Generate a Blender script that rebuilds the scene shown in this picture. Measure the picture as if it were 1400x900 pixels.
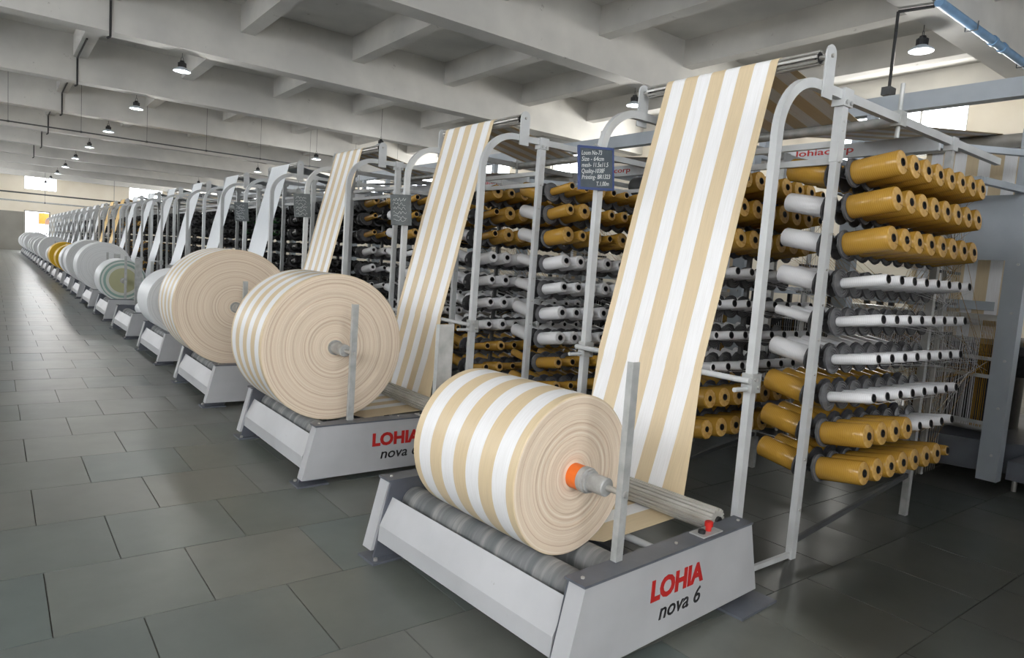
import bpy, math, random
from mathutils import Vector, Matrix
random.seed(7)
for o in list(bpy.data.objects): bpy.data.objects.remove(o)
SC = bpy.context.scene
COL = SC.collection
PI = math.pi
# ------------------------------------------------------------------ camera
CAM = Vector((-1.705, -1.716, 1.6)); YAW, PITCH, ROLL, FPX = .6598, -.0939, .0716, 923.635
FW = Vector((math.sin(YAW)*math.cos(PITCH), math.cos(YAW)*math.cos(PITCH), math.sin(PITCH)))
r0 = Vector((math.cos(YAW), -math.sin(YAW), 0)); u0 = r0.cross(FW)
CR = r0*math.cos(ROLL)+u0*math.sin(ROLL); CU = u0*math.cos(ROLL)-r0*math.sin(ROLL)
cd = bpy.data.cameras.new('camera'); co = bpy.data.objects.new('camera', cd); COL.objects.link(co)
cd.sensor_width = 36; cd.lens = FPX/1400*36; cd.clip_end = 200; cd.clip_start = .05
co.matrix_world = Matrix(((CR.x, CU.x, -FW.x, CAM.x), (CR.y, CU.y, -FW.y, CAM.y), (CR.z, CU.z, -FW.z, CAM.z), (0, 0, 0, 1)))
SC.camera = co
# ------------------------------------------------------------------ world, light, exposure
W = bpy.data.worlds.new('world'); SC.world = W; W.use_nodes = True
W.node_tree.nodes['Background'].inputs[0].default_value = (.93, .96, 1, 1)
W.node_tree.nodes['Background'].inputs[1].default_value = 6.8
SC.view_settings.view_transform = 'Standard'; SC.view_settings.look = 'None'
SC.view_settings.gamma = 1; SC.view_settings.use_curve_mapping = False
SC.view_settings.exposure = 0.17
def area(name, loc, rot, sx, sy, e, col=(1, 1, 1)):
    l = bpy.data.lights.new(name, 'AREA'); l.shape = 'RECTANGLE'; l.size = sx; l.size_y = sy; l.energy = e; l.color = col
    o = bpy.data.objects.new(name, l); o.location = loc; o.rotation_euler = rot; COL.objects.link(o); return o
# daylight entering by the windows behind the photographer, on the right and at the far end
area('daylight_back', (-3.2, -6.7, 3.6), (math.radians(78), 0, math.radians(-12)), 5, 2.6, 200, (1, .98, .95))
for y in (5.5, 11.2, 22.5, 33.8, 45):
    area('daylight_right', (15.0, y, 5.35), (0, math.radians(90), 0), 1.2, 2.8, 190, (1, .97, .9))
area('daylight_door', (1.2, 64.4, 1.9), (math.radians(-90), 0, 0), 1.8, 2.6, 170)
area('daylight_far', (1.4, 64.4, 5.3), (math.radians(-90), 0, 0), 2.2, 1.0, 110)
for y, e in ((-2, 125), (9, 60), (20, 50), (31, 60), (42, 90), (53, 500)):  # added fill lamps along the left wall, which is never in view
    area('fill_left', (-7.7, y, 4.2), (0, math.radians(-90), 0), 2.2, 6, e, (.97, .98, 1))
area('daylight_right', (15.0, 56.4, 5.35), (0, math.radians(90), 0), 1.2, 2.8, 700, (1, .98, .94))
# ------------------------------------------------------------------ materials
def nodes(name):
    m = bpy.data.materials.new(name); m.use_nodes = True; nt = m.node_tree
    return m, nt, nt.nodes['Principled BSDF'], nt.nodes.new, nt.links.new
def S(r, g, b):   # srgb 0-255 to linear
    f = lambda c: ((c/255+.055)/1.055)**2.4 if c > 10 else c/255/12.92
    return (f(r), f(g), f(b), 1)
def paint(name, c1, rough=.5, metal=0, c2=None, scale=6, bump=0, spots=None, detail=4):
    """painted / plain surface with a little mottling"""
    m, nt, P, N, L = nodes(name)
    P.inputs['Roughness'].default_value = rough; P.inputs['Metallic'].default_value = metal
    tc = N('ShaderNodeTexCoord'); nz = N('ShaderNodeTexNoise'); nz.inputs['Scale'].default_value = scale; nz.inputs['Detail'].default_value = detail
    L(tc.outputs['Object'], nz.inputs['Vector'])
    rp = N('ShaderNodeValToRGB'); rp.color_ramp.elements[0].position = .35; rp.color_ramp.elements[1].position = .65
    c2 = c2 or tuple(min(1, x*.86) for x in c1[:3])+(1,)
    rp.color_ramp.elements[0].color = c2; rp.color_ramp.elements[1].color = c1
    L(nz.outputs[0], rp.inputs[0]); out = rp.outputs[0]
    if spots:
        n2 = N('ShaderNodeTexNoise'); n2.inputs['Scale'].default_value = spots[1]; n2.inputs['Detail'].default_value = 8; n2.inputs['Roughness'].default_value = .7
        L(tc.outputs['Object'], n2.inputs['Vector'])
        r2 = N('ShaderNodeValToRGB'); r2.color_ramp.elements[0].position = spots[2]; r2.color_ramp.elements[1].position = spots[2]+.06
        L(n2.outputs[0], r2.inputs[0]); mx = N('ShaderNodeMixRGB'); L(r2.outputs[0], mx.inputs[0]); L(out, mx.inputs[1]); mx.inputs[2].default_value = spots[0]; out = mx.outputs[0]
    L(out, P.inputs['Base Color'])
    if bump:
        b = N('ShaderNodeBump'); b.inputs['Strength'].default_value = bump; b.inputs['Distance'].default_value = .01
        L(nz.outputs[0], b.inputs['Height']); L(b.outputs[0], P.inputs['Normal'])
    return m
def emit(name, c, s):
    m, nt, P, N, L = nodes(name); P.inputs['Base Color'].default_value = c
    P.inputs['Emission Color'].default_value = c; P.inputs['Emission Strength'].default_value = s; return m
def math_node(N, L, op, a, b=None):
    n = N('ShaderNodeMath'); n.operation = op
    for i, v in enumerate((a, b)):
        if v is None: continue
        if isinstance(v, (int, float)): n.inputs[i].default_value = v
        else: L(v, n.inputs[i])
    return n.outputs[0]
def fabric(name, ca, cb, width, stripes):
    """woven tape fabric; local Y runs across the cloth from 0 to width"""
    m, nt, P, N, L = nodes(name); P.inputs['Roughness'].default_value = .42
    tc = N('ShaderNodeTexCoord'); sp = N('ShaderNodeSeparateXYZ'); L(tc.outputs['Object'], sp.inputs[0])
    nz = N('ShaderNodeTexNoise'); nz.inputs['Scale'].default_value = 1; nz.inputs['Detail'].default_value = 3
    mp = N('ShaderNodeMapping'); mp.inputs['Scale'].default_value = (6, 300, 6); L(tc.outputs['Object'], mp.inputs[0]); L(mp.outputs[0], nz.inputs['Vector'])
    if stripes:
        u = math_node(N, L, 'MULTIPLY', sp.outputs[1], 8/width); u = math_node(N, L, 'ADD', u, .5)
        u = math_node(N, L, 'MODULO', u, 2); u = math_node(N, L, 'GREATER_THAN', u, 1)
        mx = N('ShaderNodeMixRGB'); L(u, mx.inputs[0]); mx.inputs[1].default_value = cb; mx.inputs[2].default_value = ca; col = mx.outputs[0]
    else:
        mx = N('ShaderNodeMixRGB'); mx.inputs[0].default_value = 0; mx.inputs[1].default_value = ca; col = mx.outputs[0]
    m2 = N('ShaderNodeMixRGB'); m2.blend_type = 'MULTIPLY'; m2.inputs[0].default_value = .35
    L(col, m2.inputs[1]); rp = N('ShaderNodeValToRGB'); rp.color_ramp.elements[0].position = .3; rp.color_ramp.elements[1].position = .6
    rp.color_ramp.elements[0].color = (.72, .7, .66, 1); L(nz.outputs[0], rp.inputs[0]); L(rp.outputs[0], m2.inputs[2])
    L(m2.outputs[0], P.inputs['Base Color'])
    n3 = N('ShaderNodeTexNoise'); n3.inputs['Scale'].default_value = 400; L(tc.outputs['Object'], n3.inputs['Vector'])
    b = N('ShaderNodeBump'); b.inputs['Strength'].default_value = .15; b.inputs['Distance'].default_value = .002; L(n3.outputs[0], b.inputs['Height']); L(b.outputs[0], P.inputs['Normal'])
    return m
def roll_end(name, stops, scale=70):
    """edges of the wound cloth layers: colour varies with the distance from the local Y axis"""
    m, nt, P, N, L = nodes(name); P.inputs['Roughness'].default_value = .7
    tc = N('ShaderNodeTexCoord'); mp = N('ShaderNodeMapping'); mp.inputs['Scale'].default_value = (1, 0, 1); L(tc.outputs['Object'], mp.inputs[0])
    ln = N('ShaderNodeVectorMath'); ln.operation = 'LENGTH'; L(mp.outputs[0], ln.inputs[0])
    nd = N('ShaderNodeTexNoise'); nd.inputs['Scale'].default_value = 3; L(tc.outputs['Object'], nd.inputs['Vector'])
    rr = math_node(N, L, 'ADD', ln.outputs['Value'], math_node(N, L, 'MULTIPLY', nd.outputs[0], .012))
    n1 = N('ShaderNodeTexNoise'); n1.noise_dimensions = '1D'; n1.inputs['Scale'].default_value = scale; n1.inputs['Detail'].default_value = 6; n1.inputs['Roughness'].default_value = .75; L(rr, n1.inputs['W'])
    rp = N('ShaderNodeValToRGB'); cr = rp.color_ramp
    while len(cr.elements) < len(stops): cr.elements.new(.5)
    for e, (p, c) in zip(cr.elements, stops): e.position = p; e.color = c
    L(n1.outputs[0], rp.inputs[0]); L(rp.outputs[0], P.inputs['Base Color'])
    b = N('ShaderNodeBump'); b.inputs['Strength'].default_value = .5; b.inputs['Distance'].default_value = .004; L(n1.outputs[0], b.inputs['Height']); L(b.outputs[0], P.inputs['Normal'])
    return m
def roll_bands(name, bands):
    m, nt, P, N, L = nodes(name); P.inputs['Roughness'].default_value = .6
    tc = N('ShaderNodeTexCoord'); mp = N('ShaderNodeMapping'); mp.inputs['Scale'].default_value = (1, 0, 1); L(tc.outputs['Object'], mp.inputs[0])
    ln = N('ShaderNodeVectorMath'); ln.operation = 'LENGTH'; L(mp.outputs[0], ln.inputs[0])
    rp = N('ShaderNodeValToRGB'); cr = rp.color_ramp; cr.interpolation = 'CONSTANT'
    while len(cr.elements) < len(bands): cr.elements.new(.5)
    for e, (p, c) in zip(cr.elements, bands): e.position = p; e.color = c
    L(ln.outputs['Value'], rp.inputs[0]); L(rp.outputs[0], P.inputs['Base Color']); return m
def stone(name, island):
    m, nt, P, N, L = nodes(name)
    tc = N('ShaderNodeTexCoord'); geo = N('ShaderNodeNewGeometry')
    if island: rnd = geo.outputs['Random Per Island']
    else: rnd = N('ShaderNodeObjectInfo').outputs['Random']
    rp = N('ShaderNodeValToRGB'); cr = rp.color_ramp
    cols = [S(94, 101, 97), S(105, 107, 103), S(97, 106, 105), S(110, 113, 109), S(102, 104, 101)]
    while len(cr.elements) < 5: cr.elements.new(.5)
    for i, e in enumerate(cr.elements): e.position = i/4; e.color = cols[i]
    L(rnd, rp.inputs[0])
    nz = N('ShaderNodeTexNoise'); nz.inputs['Scale'].default_value = 2.2; nz.inputs['Detail'].default_value = 9; nz.inputs['Roughness'].default_value = .62; L(geo.outputs['Position'], nz.inputs['Vector'])
    r2 = N('ShaderNodeValToRGB'); r2.color_ramp.elements[0].position = .3; r2.color_ramp.elements[1].position = .7
    r2.color_ramp.elements[0].color = (.84, .84, .84, 1); r2.color_ramp.elements[1].color = (1.1, 1.1, 1.08, 1); L(nz.outputs[0], r2.inputs[0])
    mx = N('ShaderNodeMixRGB'); mx.blend_type = 'MULTIPLY'; mx.inputs[0].default_value = 1; L(rp.outputs[0], mx.inputs[1]); L(r2.outputs[0], mx.inputs[2])
    # patchy darker floor tone towards the machine side
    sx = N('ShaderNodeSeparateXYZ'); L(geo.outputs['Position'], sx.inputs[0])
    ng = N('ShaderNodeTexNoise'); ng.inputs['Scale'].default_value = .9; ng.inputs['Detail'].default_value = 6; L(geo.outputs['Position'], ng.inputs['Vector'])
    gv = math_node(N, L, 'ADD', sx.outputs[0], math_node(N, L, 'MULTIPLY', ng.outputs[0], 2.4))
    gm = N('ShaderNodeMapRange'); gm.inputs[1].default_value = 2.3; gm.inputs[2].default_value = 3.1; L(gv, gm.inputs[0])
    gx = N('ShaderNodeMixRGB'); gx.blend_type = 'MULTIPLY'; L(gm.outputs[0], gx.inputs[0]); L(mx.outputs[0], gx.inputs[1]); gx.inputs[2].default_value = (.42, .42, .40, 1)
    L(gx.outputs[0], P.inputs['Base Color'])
    n3 = N('ShaderNodeTexNoise'); n3.inputs['Scale'].default_value = 5; n3.inputs['Detail'].default_value = 4; L(geo.outputs['Position'], n3.inputs['Vector'])
    mr = N('ShaderNodeMapRange'); mr.inputs[3].default_value = .27; mr.inputs[4].default_value = .36; L(n3.outputs[0], mr.inputs[0]); L(mr.outputs[0], P.inputs['Roughness'])
    b = N('ShaderNodeBump'); b.inputs['Strength'].default_value = .03; b.inputs['Distance'].default_value = .01; L(nz.outputs[0], b.inputs['Height']); L(b.outputs[0], P.inputs['Normal'])
    return m
def yarn(name, c, c2, rough=.25):
    """wound tape yarn: fine turns along local Y, zigzag sheen"""
    m, nt, P, N, L = nodes(name); P.inputs['Roughness'].default_value = rough
    tc = N('ShaderNodeTexCoord'); wv = N('ShaderNodeTexWave'); wv.bands_direction = 'Y'; wv.inputs['Scale'].default_value = 30; wv.inputs['Distortion'].default_value = 1.5
    L(tc.outputs['Object'], wv.inputs['Vector']); mx = N('ShaderNodeMixRGB'); L(wv.outputs[0], mx.inputs[0]); mx.inputs[1].default_value = c2; mx.inputs[2].default_value = c
    L(mx.outputs[0], P.inputs['Base Color'])
    b = N('ShaderNodeBump'); b.inputs['Strength'].default_value = .12; b.inputs['Distance'].default_value = .002; L(wv.outputs[0], b.inputs['Height']); L(b.outputs[0], P.inputs['Normal'])
    return m
def rubber(name):
    """press roller with bands of wear along local Y"""
    m, nt, P, N, L = nodes(name); P.inputs['Roughness'].default_value = .6
    tc = N('ShaderNodeTexCoord'); mp = N('ShaderNodeMapping'); mp.inputs['Scale'].default_value = (.6, 8, .6); L(tc.outputs['Object'], mp.inputs[0])
    nz = N('ShaderNodeTexNoise'); nz.inputs['Scale'].default_value = 1; nz.inputs['Detail'].default_value = 5; nz.inputs['Roughness'].default_value = .7; L(mp.outputs[0], nz.inputs['Vector'])
    rp = N('ShaderNodeValToRGB'); cr = rp.color_ramp; cr.elements.new(.5)
    for e, (p, c) in zip(cr.elements, ((.4, S(96, 100, 102)), (.52, S(116, 118, 120)), (.66, S(158, 158, 155)))): e.position = p; e.color = c
    L(nz.outputs[0], rp.inputs[0]); L(rp.outputs[0], P.inputs['Base Color']); return m
M = {}
M['white_sheet'] = paint('white_painted_sheet', S(180, 182, 186), .38, 0, S(170, 172, 176), 3, 0, (S(120, 112, 100), 9, .70))
M['grey_sheet'] = paint('dark_grey_painted_steel', S(98, 103, 112), .42, 0, S(84, 88, 97), 5)
M['frame_paint'] = paint('light_grey_painted_tube', S(196, 199, 201), .4, 0, S(182, 185, 187), 4)
M['steel'] = paint('bare_steel', S(200, 200, 198), .38, .55, S(176, 174, 170), 6)
M['zinc'] = paint('dull_galvanised_steel', S(188, 190, 190), .42, .25, S(165, 168, 168), 14)
M['flute'] = paint('fluted_roller_metal', S(200, 199, 194), .36, .2, S(180, 177, 170), 5)
M['rubber'] = rubber('worn_rubber_roller')
M['orange'] = paint('orange_plastic_core', S(238, 118, 40), .45, 0, S(226, 106, 32), 8)
M['core_grey'] = paint('grey_sleeve', S(176, 178, 178), .45, .1, S(150, 150, 148), 20)
M['red'] = paint('red_plastic', S(196, 40, 34), .4); M['red_ink'] = paint('red_lettering', S(190, 38, 36), .5); M['black_ink'] = paint('black_lettering', S(34, 34, 38), .5)
M['black'] = paint('black_plastic', S(38, 38, 40), .45); M['disc'] = paint('dark_tension_disc', S(88, 89, 92), .5, .1, S(72, 73, 76), 30)
M['disc_edge'] = paint('pale_disc_ring', S(104, 105, 108), .45, .1, S(92, 93, 96), 30)
M['rail'] = paint('dark_rail', S(92, 94, 96), .45, .4)
M['beige_end'] = roll_end('layered_cloth_edge', ((.28, S(182, 152, 128)), (.42, S(220, 200, 178)), (.6, S(232, 217, 197)), (.75, S(241, 231, 217))))
M['white_end'] = roll_end('white_cloth_edge', ((.3, S(196, 198, 200)), (.5, S(222, 224, 226)), (.7, S(234, 235, 236))))
M['yellow_end'] = roll_end('yellow_cloth_edge', ((.3, S(196, 150, 20)), (.6, S(226, 184, 40))))
M['band_end'] = roll_bands('banded_cloth_edge', ((0, S(176, 176, 140)), (.24, S(206, 208, 200)), (.29, S(140, 168, 160)), (.335, S(206, 210, 206)), (.37, S(128, 158, 150)), (.39, S(210, 212, 210))))
BEI, WHI = S(223, 204, 170), S(246, 247, 250)
M['cloth_striped'] = fabric('striped_woven_cloth', WHI, BEI, .79, True)
M['roll_striped'] = fabric('striped_rolled_cloth', S(236, 237, 240), S(217, 198, 164), .725, True)
M['cloth_white'] = fabric('white_woven_cloth', S(226, 232, 238), BEI, .79, False)
M['cloth_yellow'] = fabric('yellow_woven_cloth', S(230, 180, 14), BEI, .79, False)
M['gold'] = yarn('gold_tape_yarn', S(180, 140, 60), S(168, 128, 50)); M['white_yarn'] = yarn('white_tape_yarn', S(224, 225, 228), S(214, 215, 219), .4)
M['dark_yarn'] = yarn('black_tape_yarn', S(44, 44, 46), S(30, 30, 32)); M['green_yarn'] = yarn('green_tape_yarn', S(60, 120, 60), S(40, 96, 44))
M['gold_end'] = paint('gold_bobbin_end', S(206, 170, 104), .45, 0, S(184, 142, 72), 40); M['white_end_b'] = paint('white_bobbin_end', S(222, 222, 224), .5, 0, S(200, 200, 204), 40)
M['concrete'] = paint('whitewashed_concrete', S(210, 208, 203), .85, 0, S(190, 189, 186), .8, .2, (S(140, 137, 132), 2.6, .66), 10)
M['cream'] = paint('cream_wall_paint', S(238, 231, 217), .8, 0, S(230, 221, 204), .6)
M['wall_grey'] = paint('grey_wall_paint', S(150, 148, 142), .8, 0, S(140, 138, 132), .8)
M['grout'] = paint('floor_joint', S(84, 82, 76), .9)
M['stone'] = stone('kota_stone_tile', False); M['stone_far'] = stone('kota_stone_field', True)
M['loom_grey'] = paint('blue_grey_loom_paint', S(160, 168, 176), .42, 0, S(150, 158, 166), 3)
M['header'] = paint('pale_grey_loom_header', S(198, 202, 206), .4)
M['dark_mech'] = paint('oily_dark_machinery', S(52, 53, 56), .4, .4, S(36, 36, 38), 20)
M['blue_pipe'] = paint('blue_painted_pipe', S(120, 158, 196), .45); M['slate'] = paint('slate_board', S(74, 84, 92), .7, 0, S(64, 74, 82), 12)
M['slate_pale'] = paint('dusty_slate_board', S(104, 110, 112), .7, 0, S(92, 98, 100), 12)
M['blue_frame'] = paint('blue_board_frame', S(52, 70, 120), .5); M['chalk'] = paint('chalk_marks', S(214, 218, 220), .9)
M['reflector'] = paint('lamp_reflector', S(196, 206, 216), .35, .1); M['led'] = emit('lit_lamp_lens', (1, .98, .95, 1), 14)
M['window_frame'] = paint('window_frame_paint', S(200, 200, 196), .5)
def glass_mat():
    m, nt, P, N, L = nodes('window_glass'); P.inputs['Roughness'].default_value = .05
    tr = N('ShaderNodeBsdfTransparent'); gl = N('ShaderNodeBsdfGlossy'); gl.inputs['Roughness'].default_value = .05; mx = N('ShaderNodeMixShader'); mx.inputs[0].default_value = .06
    L(tr.outputs[0], mx.inputs[1]); L(gl.outputs[0], mx.inputs[2]); L(mx.outputs[0], nt.nodes['Material Output'].inputs['Surface']); return m
M['glass'] = glass_mat()
M['orange_cloth'] = paint('orange_tarpaulin', S(232, 140, 60), .7)
# ------------------------------------------------------------------ mesh builder
class MB:
    def __init__(s): s.v = []; s.f = []; s.m = []; s.mi = 0
    def add(s, vs, fs):
        n = len(s.v); s.v += [tuple(p) for p in vs]; s.f += [tuple(i+n for i in f) for f in fs]; s.m += [s.mi]*len(fs); return s
    def box(s, x0, y0, z0, x1, y1, z1):
        return s.add([(x0, y0, z0), (x1, y0, z0), (x1, y1, z0), (x0, y1, z0), (x0, y0, z1), (x1, y0, z1), (x1, y1, z1), (x0, y1, z1)],
                     [(0, 3, 2, 1), (4, 5, 6, 7), (0, 1, 5, 4), (1, 2, 6, 5), (2, 3, 7, 6), (3, 0, 4, 7)])
    def prism(s, poly, y0, y1):       # polygon in XZ, extruded along Y
        n = len(poly)
        vs = [(x, y0, z) for x, z in poly]+[(x, y1, z) for x, z in poly]
        return s.add(vs, [tuple(range(n)), tuple(range(2*n-1, n-1, -1))]+[(i, i+n, (i+1) % n+n, (i+1) % n) for i in range(n)])
    def bar(s, a, b, w, h, up=(0, 0, 1)):
        a, b = Vector(a), Vector(b); d = (b-a).normalized(); up = Vector(up)
        if abs(d.dot(up)) > .98: up = Vector((0, 1, 0))
        sd = d.cross(up).normalized()*w/2; u = sd.cross(d).normalized()*h/2
        vs = [p+i*sd+j*u for p in (a, b) for i, j in ((-1, -1), (1, -1), (1, 1), (-1, 1))]
        return s.add(vs, [(0, 1, 2, 3), (7, 6, 5, 4), (0, 4, 5, 1), (1, 5, 6, 2), (2, 6, 7, 3), (3, 7, 4, 0)])
    def ring(s, c, d, r, n):
        c, d = Vector(c), Vector(d).normalized(); a = d.cross(Vector((0, 0, 1)))
        if a.length < .05: a = d.cross(Vector((0, 1, 0)))
        a.normalize(); b = d.cross(a)
        return [c+a*r*math.cos(2*PI*i/n)+b*r*math.sin(2*PI*i/n) for i in range(n)]
    def lathe(s, o, d, prof, n=16, cap0=True, cap1=True, mats=None):   # prof: (distance along d, radius)
        o = Vector(o); d = Vector(d).normalized(); base = len(s.v)
        for t, r in prof: s.v += [tuple(p) for p in s.ring(o+d*t, d, max(r, 1e-5), n)]
        for k in range(len(prof)-1):
            mi = mats[k] if mats else s.mi
            for i in range(n):
                j = (i+1) % n; s.f.append((base+k*n+i, base+k*n+j, base+(k+1)*n+j, base+(k+1)*n+i)); s.m.append(mi)
        if cap0: s.f.append(tuple(base+i for i in range(n-1, -1, -1))); s.m.append(mats[0] if mats else s.mi)
        if cap1: s.f.append(tuple(base+(len(prof)-1)*n+i for i in range(n))); s.m.append(mats[-1] if mats else s.mi)
        return s
    def cyl(s, a, b, r, n=12):
        a, b = Vector(a), Vector(b); return s.lathe(a, b-a, [(0, r), ((b-a).length, r)], n)
    def sweep(s, pts, w, h, side):    # rectangular tube along a path; side = constant sideways direction
        pts = [Vector(p) for p in pts]; side = Vector(side).normalized(); base = len(s.v)
        for i, p in enumerate(pts):
            t = (pts[min(i+1, len(pts)-1)]-pts[max(i-1, 0)]).normalized(); u = side.cross(t).normalized()
            k = 1
            if 0 < i < len(pts)-1:
                c = (pts[i+1]-p).normalized().dot((p-pts[i-1]).normalized()); k = 1/max(.5, math.sqrt((1+c)/2))
            s.v += [tuple(p+side*w/2*a+u*h/2*b*k) for a, b in ((-1, -1), (1, -1), (1, 1), (-1, 1))]
        for i in range(len(pts)-1):
            for j in range(4):
                s.f.append((base+i*4+j, base+i*4+(j+1) % 4, base+i*4+4+(j+1) % 4, base+i*4+4+j)); s.m.append(s.mi)
        e = base+(len(pts)-1)*4
        s.f += [(base+3, base+2, base+1, base), (e, e+1, e+2, e+3)]; s.m += [s.mi]*2; return s
    def tube(s, pts, r, n=8):
        for a, b in zip(pts, pts[1:]): s.cyl(a, b, r, n)
        return s
    def mesh(s, name, mats, smooth=True):
        me = bpy.data.meshes.new(name); me.from_pydata(s.v, [], s.f)
        for m in (mats if isinstance(mats, (list, tuple)) else [mats]): me.materials.append(M[m])
        if any(s.m): me.polygons.foreach_set('material_index', s.m)
        me.validate(); me.update()
        if smooth:
            me.polygons.foreach_set('use_smooth', [True]*len(me.polygons)); me.set_sharp_from_angle(angle=math.radians(38))
        return me
    def build(s, name, mats, parent=None, smooth=True): return link(name, s.mesh(name, mats, smooth), parent)
def link(name, data, parent=None):
    o = bpy.data.objects.new(name, data); COL.objects.link(o)
    if parent: o.parent = parent
    return o
def tag(o, label, cat, group=None, kind=None):
    o['label'] = label; o['category'] = cat
    if group: o['group'] = group
    if kind: o['kind'] = kind
    return o
def thing(name, label, cat, loc=(0, 0, 0), rz=0, group=None):
    o = bpy.data.objects.new(name, None); COL.objects.link(o); o.location = loc; o.rotation_euler = (0, 0, rz); o.empty_display_size = .1
    return tag(o, label, cat, group)
def kids(root):
    d = {}
    for o in bpy.data.objects:
        if o.parent: d.setdefault(o.parent.name, []).append(o)
    return d
def copy_tree(root, d, skip=()):
    r = root.copy(); COL.objects.link(r)
    for c in d.get(root.name, []):
        if c.name.split('.')[0] in skip: continue
        k = c.copy(); COL.objects.link(k); k.parent = r
        for g in d.get(c.name, []):
            if g.name.split('.')[0] in skip: continue
            q = g.copy(); COL.objects.link(q); q.parent = k
    return r
def bolts(name, mat, parent, segs, r):
    for a, b in segs: MB().cyl(a, b, r, 6).build(name, mat, parent)
def struct(o): o['kind'] = 'structure'; return o
def text_mesh(txt, size, depth=.0015, bold=0, shear=0, sx=1):
    c = bpy.data.curves.new('lettering', 'FONT'); c.body = txt; c.size = size; c.extrude = depth; c.offset = bold; c.shear = shear; c.resolution_u = 3
    o = bpy.data.objects.new('lettering', c); COL.objects.link(o); bpy.context.view_layer.update()
    me = bpy.data.meshes.new_from_object(o.evaluated_get(bpy.context.evaluated_depsgraph_get())); bpy.data.objects.remove(o)
    if sx != 1:
        for v in me.vertices: v.co.x *= sx
    return me
def text(txt, size, mat, parent, loc, rot, width=None, **k):
    me = text_mesh(txt, size, **k)
    xs = [v.co.x for v in me.vertices]
    if width:
        f = width/(max(xs)-min(xs)); x0 = min(xs)
        for v in me.vertices: v.co.x = (v.co.x-x0)*f
    me.materials.clear(); me.materials.append(M[mat])
    o = link('lettering', me, parent); o.location = loc; o.rotation_euler = rot; return o
ORD = ['nearest', 'second', 'third', 'fourth', 'fifth', 'sixth', 'seventh', 'eighth', 'ninth', 'tenth', 'eleventh', 'twelfth', 'thirteenth', 'fourteenth', 'fifteenth', 'sixteenth', 'seventeenth', 'eighteenth', 'nineteenth', 'twentieth', 'twenty-first', 'twenty-second', 'twenty-third', 'twenty-fourth', 'twenty-fifth']
NM, PITCHY = 23, 2.5974
def proj(p):
    d = Vector(p)-CAM; z = d.dot(FW)
    return (700+FPX*d.dot(CR)/z, 450-FPX*d.dot(CU)/z, z) if z > .05 else None
# ================================================================== the hall
XL, XR, YB, YF, ZS = -8.0, 15.2, -7.0, 64.85, 6.65
floor = struct(MB().box(XL-.2, YB-.2, -.2, XR+.2, YF+.2, -.006).build('floor', 'grout'))
TX, TY, GAP = .61, .642, .004
tiles = []
iy = -12
while .715+iy*TY < YF:
    y0 = .715+iy*TY; off = -.58 if iy % 2 == 0 else -.29
    nx0 = int((XL-off)/TX)-1
    for ix in range(nx0, int((XR-off)/TX)+1):
        x0 = off+ix*TX
        if x0 < XL or x0+TX > XR+.3 or y0 < YB: continue
        tiles.append((x0, y0))
    iy += 1
def size_on_screen(t):
    ps = [proj((t[0]+a*TX, t[1]+b*TY, 0)) for a in (0, 1) for b in (0, 1)]
    if any(p is None for p in ps): return 0
    x0, x1 = max(0, min(p[0] for p in ps)), min(1400, max(p[0] for p in ps)); y0, y1 = max(0, min(p[1] for p in ps)), min(900, max(p[1] for p in ps))
    if x1 <= x0 or y1 <= y0: return 0
    return (x1-x0)*(y1-y0) if min(x1-x0, y1-y0) > 7 else 0
ranked = sorted(tiles, key=lambda t: -size_on_screen(t)); near = [t for t in ranked[:280] if size_on_screen(t) > 0]; nearset = set(near)
tm = MB(); tm.add([(0, 0, -.006), (TX-GAP, 0, -.006), (TX-GAP, TY-GAP, -.006), (0, TY-GAP, -.006), (.001, .001, 0), (TX-GAP-.001, .001, 0), (TX-GAP-.001, TY-GAP-.001, 0), (.001, TY-GAP-.001, 0)],
                  [(4, 5, 6, 7), (0, 1, 5, 4), (1, 2, 6, 5), (2, 3, 7, 6), (3, 0, 4, 7)])
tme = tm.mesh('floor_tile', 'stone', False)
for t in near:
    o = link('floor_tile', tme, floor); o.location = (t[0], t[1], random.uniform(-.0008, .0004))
rest = MB()
for t in tiles:
    if t not in nearset:
        rest.add([(x+t[0], y+t[1], z) for x, y, z in tm.v], tm.f)
o = rest.build('floor_tile_field', 'stone_far', floor, False); o['kind'] = 'stuff'
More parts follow.
